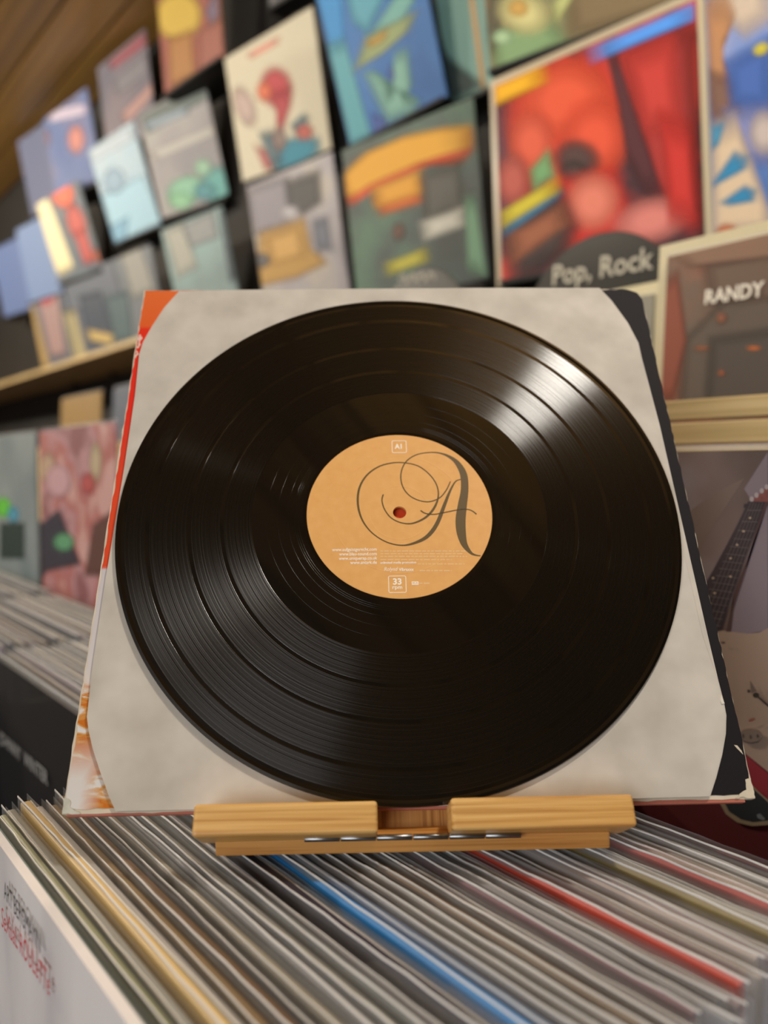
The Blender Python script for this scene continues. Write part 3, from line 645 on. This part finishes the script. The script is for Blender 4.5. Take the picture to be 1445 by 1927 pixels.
for i, q in enumerate(CN):
    CN2.append(q)
    if i % 4 == 3: CN2.append((('#9a9692', '#8f8f90', '#a39c94')[i % 3], 'faded grey'))
CN = CN2
n = len(CN); ya, yb = .0965, .350
for i, (c, nm) in enumerate(CN):
    yv = ya+(yb-ya)*i/(n-1)+R_.uniform(-.0006, .0006)
    BOLD = ('bright blue', 'orange red', 'tan', 'brick red', 'dark plum', 'olive tan'); drop = .0003 if nm in BOLD else .004 if i+1 < n and CN[i+1][1] in BOLD else .0005+R_.uniform(0, .0035)
    sleeved(-.447+R_.uniform(-.006, .006)+(.006 if i > 34 else 0), yv, ZT-drop, c, '%s record jacket in a clear plastic sleeve filed under the bamboo stand' % nm, GA, th=.005 if nm in BOLD else R_.choice((.0028, .0034, .0042)))
# next bins along the row
def fill(x0, ya, yb, k, lb, gr, cols, z=ZT, jit=.004):
    for i in range(k):
        c = cols[R_.randrange(len(cols))]
        sleeved(x0+R_.uniform(-.004, .004), ya+(yb-ya)*i/(k-1)+R_.uniform(-.001, .001), z-R_.uniform(0, jit), c, lb, gr)
GC = ['#7f7d7b', '#8c8a8c', '#6d6f75', '#96908a', '#7d7068', '#8d8690', '#5f646c', '#a09a94']
fill(-.838, .197, .352, 22, 'record in a clear plastic sleeve filed behind the black cover beside the stand', 'records behind the black cover', GC)
fill(-1.178, .15, .352, 20, 'record in a clear plastic sleeve filed in the second bin past the stand', 'records in the second bin past the stand', GC)
fill(-1.536, .15, .352, 16, 'record in a clear plastic sleeve filed in the third bin past the stand', 'records in the third bin past the stand', GC)

# front covers standing in the bins
def bin_cover(label, x0, y, ztop, base, patches=(), lean=0, sleeve=None, group=None, film_=True, fe=.010, lip=.0045):
    e, M = cover(label, (x0+S, y, ztop-S), base, 0, lean, 0, patches, group, sleeve=sleeve, fe=fe)
    if film_:
        me, ml = VAR[R_.randrange(10)]
        v = [(-S-.003, 2*S+.008, .0001), (S+.003, 2*S+.008, .0001)]
        o = box('sleeve_lip', (-S-.003, 2*S+.0005, -.0042), (S+.003, 2*S+lip, -.0036), M_FILM, e)
    return e, M
berg = mottled(('#b3b0b3', '#d6d2d3', '#e6e2e2'), 9, .5, detail=3, lo=.3, hi=.62, seed=21, stretch=(1.6, .5, 1))
e, M = bin_cover('white front cover with black and red lettering at the head of the front bin', -.434, .0905, ZT-.001, berg, film_=False)
def ptext(e, M, s, xa, ya_, xb, yb_, size, mat, bold=0, shear=0, wid=None, zz=.0021):
    a, b = hit(xa, ya_, M), hit(xb, yb_, M)
    o = text('printed_text', s, 0, 0, size, zz, mat, e, 'LEFT', 1, bold, shear)
    wd = max(v.co.x for v in o.data.vertices); k = (b-a).length/wd; ang = math.atan2(b.y-a.y, b.x-a.x)
    for v in o.data.vertices:
        x, y_ = v.co.x*k, v.co.y; v.co.x, v.co.y = a.x+x*math.cos(ang)-y_*math.sin(ang), a.y+x*math.sin(ang)+y_*math.cos(ang)
ptext(e, M, 'ART BERGMANN', 17, 1672, 86, 1775, .012, plain('#1a1a22', .5), .0)
ptext(e, M, 'SeXuaL ROULeTTe', 11, 1722, 104, 1852, .0135, plain('#c8303c', .5), .0, .25)
e, M = bin_cover('black front cover with small white lettering at the head of the bin past the stand', -.834, .186, ZT-.003, plain('#16171a', .6, coat=.3))
ptext(e, M, 'JOHNNY  WINTER', 4, 1386, 95, 1466, .016, plain('#9a9a98', .5), .0003)
gb = mottled(('#3f3330', '#5a4a45', '#6f5d58', '#857a80'), 9, .6, detail=3, lo=.32, hi=.68, seed=24, coat=0)
def g1(x, y): return (1250+x/5.507, 900+y/5.507)
def g2(x, y): return (1200+x/5.35, 1200+y/5.35)
gp = [P_('#6b5a52', (1260, 990), (1340, 930), (1400, 900), (1330, 1010), (1290, 1090)), P_('#7a6c74', (1400, 920), (1445, 850), (1445, 930), (1425, 960)),
      P_('#7d7078', g1(760, 1100), g1(900, 700), g1(1000, 420), (1445, 950), (1445, 1185), g1(860, 1615), g1(690, 1590)),
      P_('#9c8676', g1(430, 1300), (1300, 1180), (1356, 1186), g1(700, 1590), g1(860, 1612), g1(980, 1600), (1450, 1180), (1452, 1460), (1385, 1405), (1330, 1300)),
      P_('#5a1c22', (1190, 1480), (1385, 1404), (1452, 1458), (1452, 1700), (1190, 1560)), P_('#8a2430', (1392, 1412), (1452, 1462), (1452, 1510), (1415, 1480)),
      P_('#4a3230', g1(1040, 240), g1(1074, 250), g1(1060, 300), g1(720, 1200), g1(690, 1590), g1(640, 1590)),
      P_('#33282d', g1(868, 240), g1(1045, 245), g1(990, 420), g1(900, 640), g1(840, 800), g1(790, 960), g1(725, 1150), g1(670, 1300), g1(590, 1575), g1(500, 1600), g1(300, 1500), g1(330, 1280), g1(390, 1150), g1(500, 960), g1(640, 700), g1(760, 470)),
      P_('#7d4640', g1(880, 240), g1(960, 190), g1(1050, 100), g1(1200, 60), g1(1200, 245)), P_('#2e2428', g1(825, 265), g1(870, 262), g1(860, 300), g1(820, 310))]
for k in range(16):                                      # frets
    t = (k/15)**.85; a = (860-560*t, 330+1150*t); b = (1010-430*t, 330+1200*t)
    gp.append(P_('#6f6564', g1(*a), g1(*b), g1(b[0], b[1]+5), g1(a[0], a[1]+5)))
for k in range(5):                                       # strings
    u = (k+.5)/5; gp.append(P_('#5f5555', g1(880+150*u, 250), g1(884+150*u, 250), g1(308+260*u, 1560), g1(300+260*u, 1560)))
for x, y_ in ((888, 411), (820, 549), (753, 690), (686, 829), (685, 1018), (505, 1035), (520, 1190), (470, 1300)): gp.append(E_(*g1(x, y_), 2.6, 2.0, '#a8937c'))
for x, y_ in ((905, 215), (955, 175), (1010, 130), (1060, 90)): gp.append(E_(*g1(x, y_), 4, 5, '#a09494'))
gp += [P_('#8f7f68', g2(820, 1655), g2(885, 1775), g2(1000, 1860), g2(1150, 1897), g2(1320, 1885), g2(1320, 1640), g2(1250, 1580), g2(1160, 1495), g2(1000, 1500)),
       P_('#23262a', g2(860, 1640), g2(920, 1750), g2(1040, 1830), g2(1160, 1858), g2(1320, 1840), g2(1320, 1665), g2(1240, 1590), g2(1150, 1510), g2(1000, 1530)), P_('#6a7076', g2(1195, 1780), g2(1230, 1770), g2(1285, 1825), g2(1260, 1840), g2(1205, 1815)),
       E_(*g2(1137, 990), 22, 13, '#77675c'), P_('#4d4440', g2(1020, 1000), g2(1070, 1040), g2(1140, 1055), g2(1210, 1042), g2(1260, 1000), g2(1210, 1058), g2(1140, 1070), g2(1070, 1056)),
       E_(*g2(1060, 990), 2, 4, '#4a403c'), E_(*g2(1135, 1000), 2, 4, '#4a403c'), E_(*g2(1205, 990), 2, 4, '#4a403c'),
       E_(*g2(1190, 580), 6, 5, '#2c2826'), E_(*g2(1118, 540), 3, 3, '#3d3432'), P_('#3a2e2c', g2(1195, 570), g2(1320, 680), g2(1320, 705), g2(1195, 595)), E_(*g2(860, 50), 4, 2, '#4a3c36'), E_(*g2(1150, 830), 7, 2, '#8a4a40', -20), P_('#6d5c54', g2(1130, 430), g2(1200, 540), g2(1140, 560))]
bin_cover('smoky album cover picturing a red and cream electric guitar right behind the record', -.335, .478, .0120, gb, gp, fe=0)
pk = mottled(('#8c5a5e', '#b58a90', '#a8625e', '#c79c98'), 11, .6, detail=3, lo=.35, hi=.65, seed=26, coat=0)
bin_cover('pink and rose album cover in the middle bin beyond the stand', -1.312, .372, .060, pk, [E_(90, 880, 14, 26, '#b59a84'), E_(180, 870, 10, 34, '#b9a88a'), E_(165, 910, 12, 18, '#b45050'), P_('#2f2c3c', (60, 1000), (110, 960), (150, 1060), (60, 1080)), E_(120, 1020, 18, 16, '#5d9a72'), P_('#5c3a34', (175, 990), (215, 960), (215, 1080), (160, 1080)), E_(110, 905, 22, 30, '#c39aa2'), P_('#7a5448', (45, 830), (60, 830), (62, 1080), (45, 1080))])
bin_cover('grey green album cover with a bright green mark in the middle bin', -1.652, .372, .060, mottled(('#5e6e74', '#7d898c', '#8d9698'), 6, .6, seed=27, coat=0), [E_(6, 955, 14, 18, '#5fbf3a'), E_(25, 968, 10, 14, '#4a93b0'), P_('#1f3530', (0, 985), (45, 985), (45, 1050), (0, 1050))])
bin_cover('beige album cover in the middle bin half hidden by the leaning record', -.972, .372, .050, '#a08f80')
rb = mottled(('#6b4034', '#8a4a38', '#7d5a48', '#64564a'), 8, .45, detail=4, lo=.36, hi=.66, seed=29)
e, M = bin_cover('brown red album cover with white capital lettering in the pine bin', -.456, .722, .212, rb, [P_('#5c5046', (1290, 640), (1370, 560), (1470, 540), (1470, 770), (1280, 765)), P_('#6b5648', (1330, 500), (1470, 470), (1470, 560), (1340, 570)), P_('#4d443d', (1340, 640), (1470, 620), (1470, 770), (1330, 765)), P_('#8a4632', (1235, 540), (1275, 520), (1290, 640), (1265, 750), (1225, 755)), E_(1418, 655, 12, 4, '#b8652f'), E_(1320, 655, 13, 4, '#8f5534'), E_(1357, 702, 6, 5, '#96532f'), E_(1357, 598, 9, 9, '#85523a'), P_('#8a6a56', (1260, 470), (1470, 425), (1470, 480), (1300, 500))], sleeve='#d6cba8', lean=-3)
ptext(e, M, 'RANDY', 1327, 562, 1440, 545, .0185, plain('#e9e2d2', .5), .0005)
e, M = bin_cover('grey album cover with a wide cream sleeve edge in the pine bin', -.801, .745, .184, '#8b8778', sleeve='#d8cda6', lean=-3)
for lb, x0, col in (('dusky blue album cover standing in the far pine bin', -1.95, '#4a5364'), ('brown album cover standing in the far pine bin', -1.60, '#4f3d2e'), ('ochre album cover standing in the far pine bin', -2.35, '#8a6c34'), ('slate album cover standing in the near pine bin', -1.18, '#5d6a72')):
    bin_cover(lb, x0, .72, .20, col, lean=-3)
fill(-.335, .50, .58, 4, 'record in a clear plastic sleeve filed behind the guitar cover', 'records behind the guitar cover', GC, .004, .006)
# round divider signs cut from black records
def divider_sign(px_, py_top, y, r, label, word=None, wpx=None):
    M = Matrix.Translation((0, y, H)) @ Matrix.Rotation(math.pi/2, 4, 'X')
    top = hit(px_, py_top, M); c = M @ Vector((top.x, top.y-r, 0))
    Mo = frame(c-Vector((0, 0, r)), Vector((1, 0, 0)), ZU, Vector((0, -1, 0)))
    e = empty('divider_sign', Mo, label, 'divider sign'); o = Matrix.Translation((0, r, 0))
    ring('disc', [(.003, -.001), (r-.001, -.001), (r, 0), (r-.001, .001), (.003, .001), (.003, -.001)], plain('#15130f', .35), e, o, 64)
    if word:
        ptext(e, Mo, word, *wpx, .034, plain('#bdb7a4', .5), .0006)
    return e, Mo
divider_sign(1125, 440, .80, .118, 'round black divider sign lettered in white behind the cream edged cover', 'Pop, Rock', (1040, 522, 1232, 487))
e, Mo = divider_sign(790, 507, .80, .112, 'round black divider sign with a smeared white word behind the standing record')
stroke('lettering', smooth_path([(*hit(x, y_, Mo).xy, .006) for x, y_ in ((752, 527), (760, 518), (768, 530), (776, 517), (785, 527), (795, 516), (803, 526), (812, 515), (820, 525))]), .0015, plain('#8f8b80', .6), e)
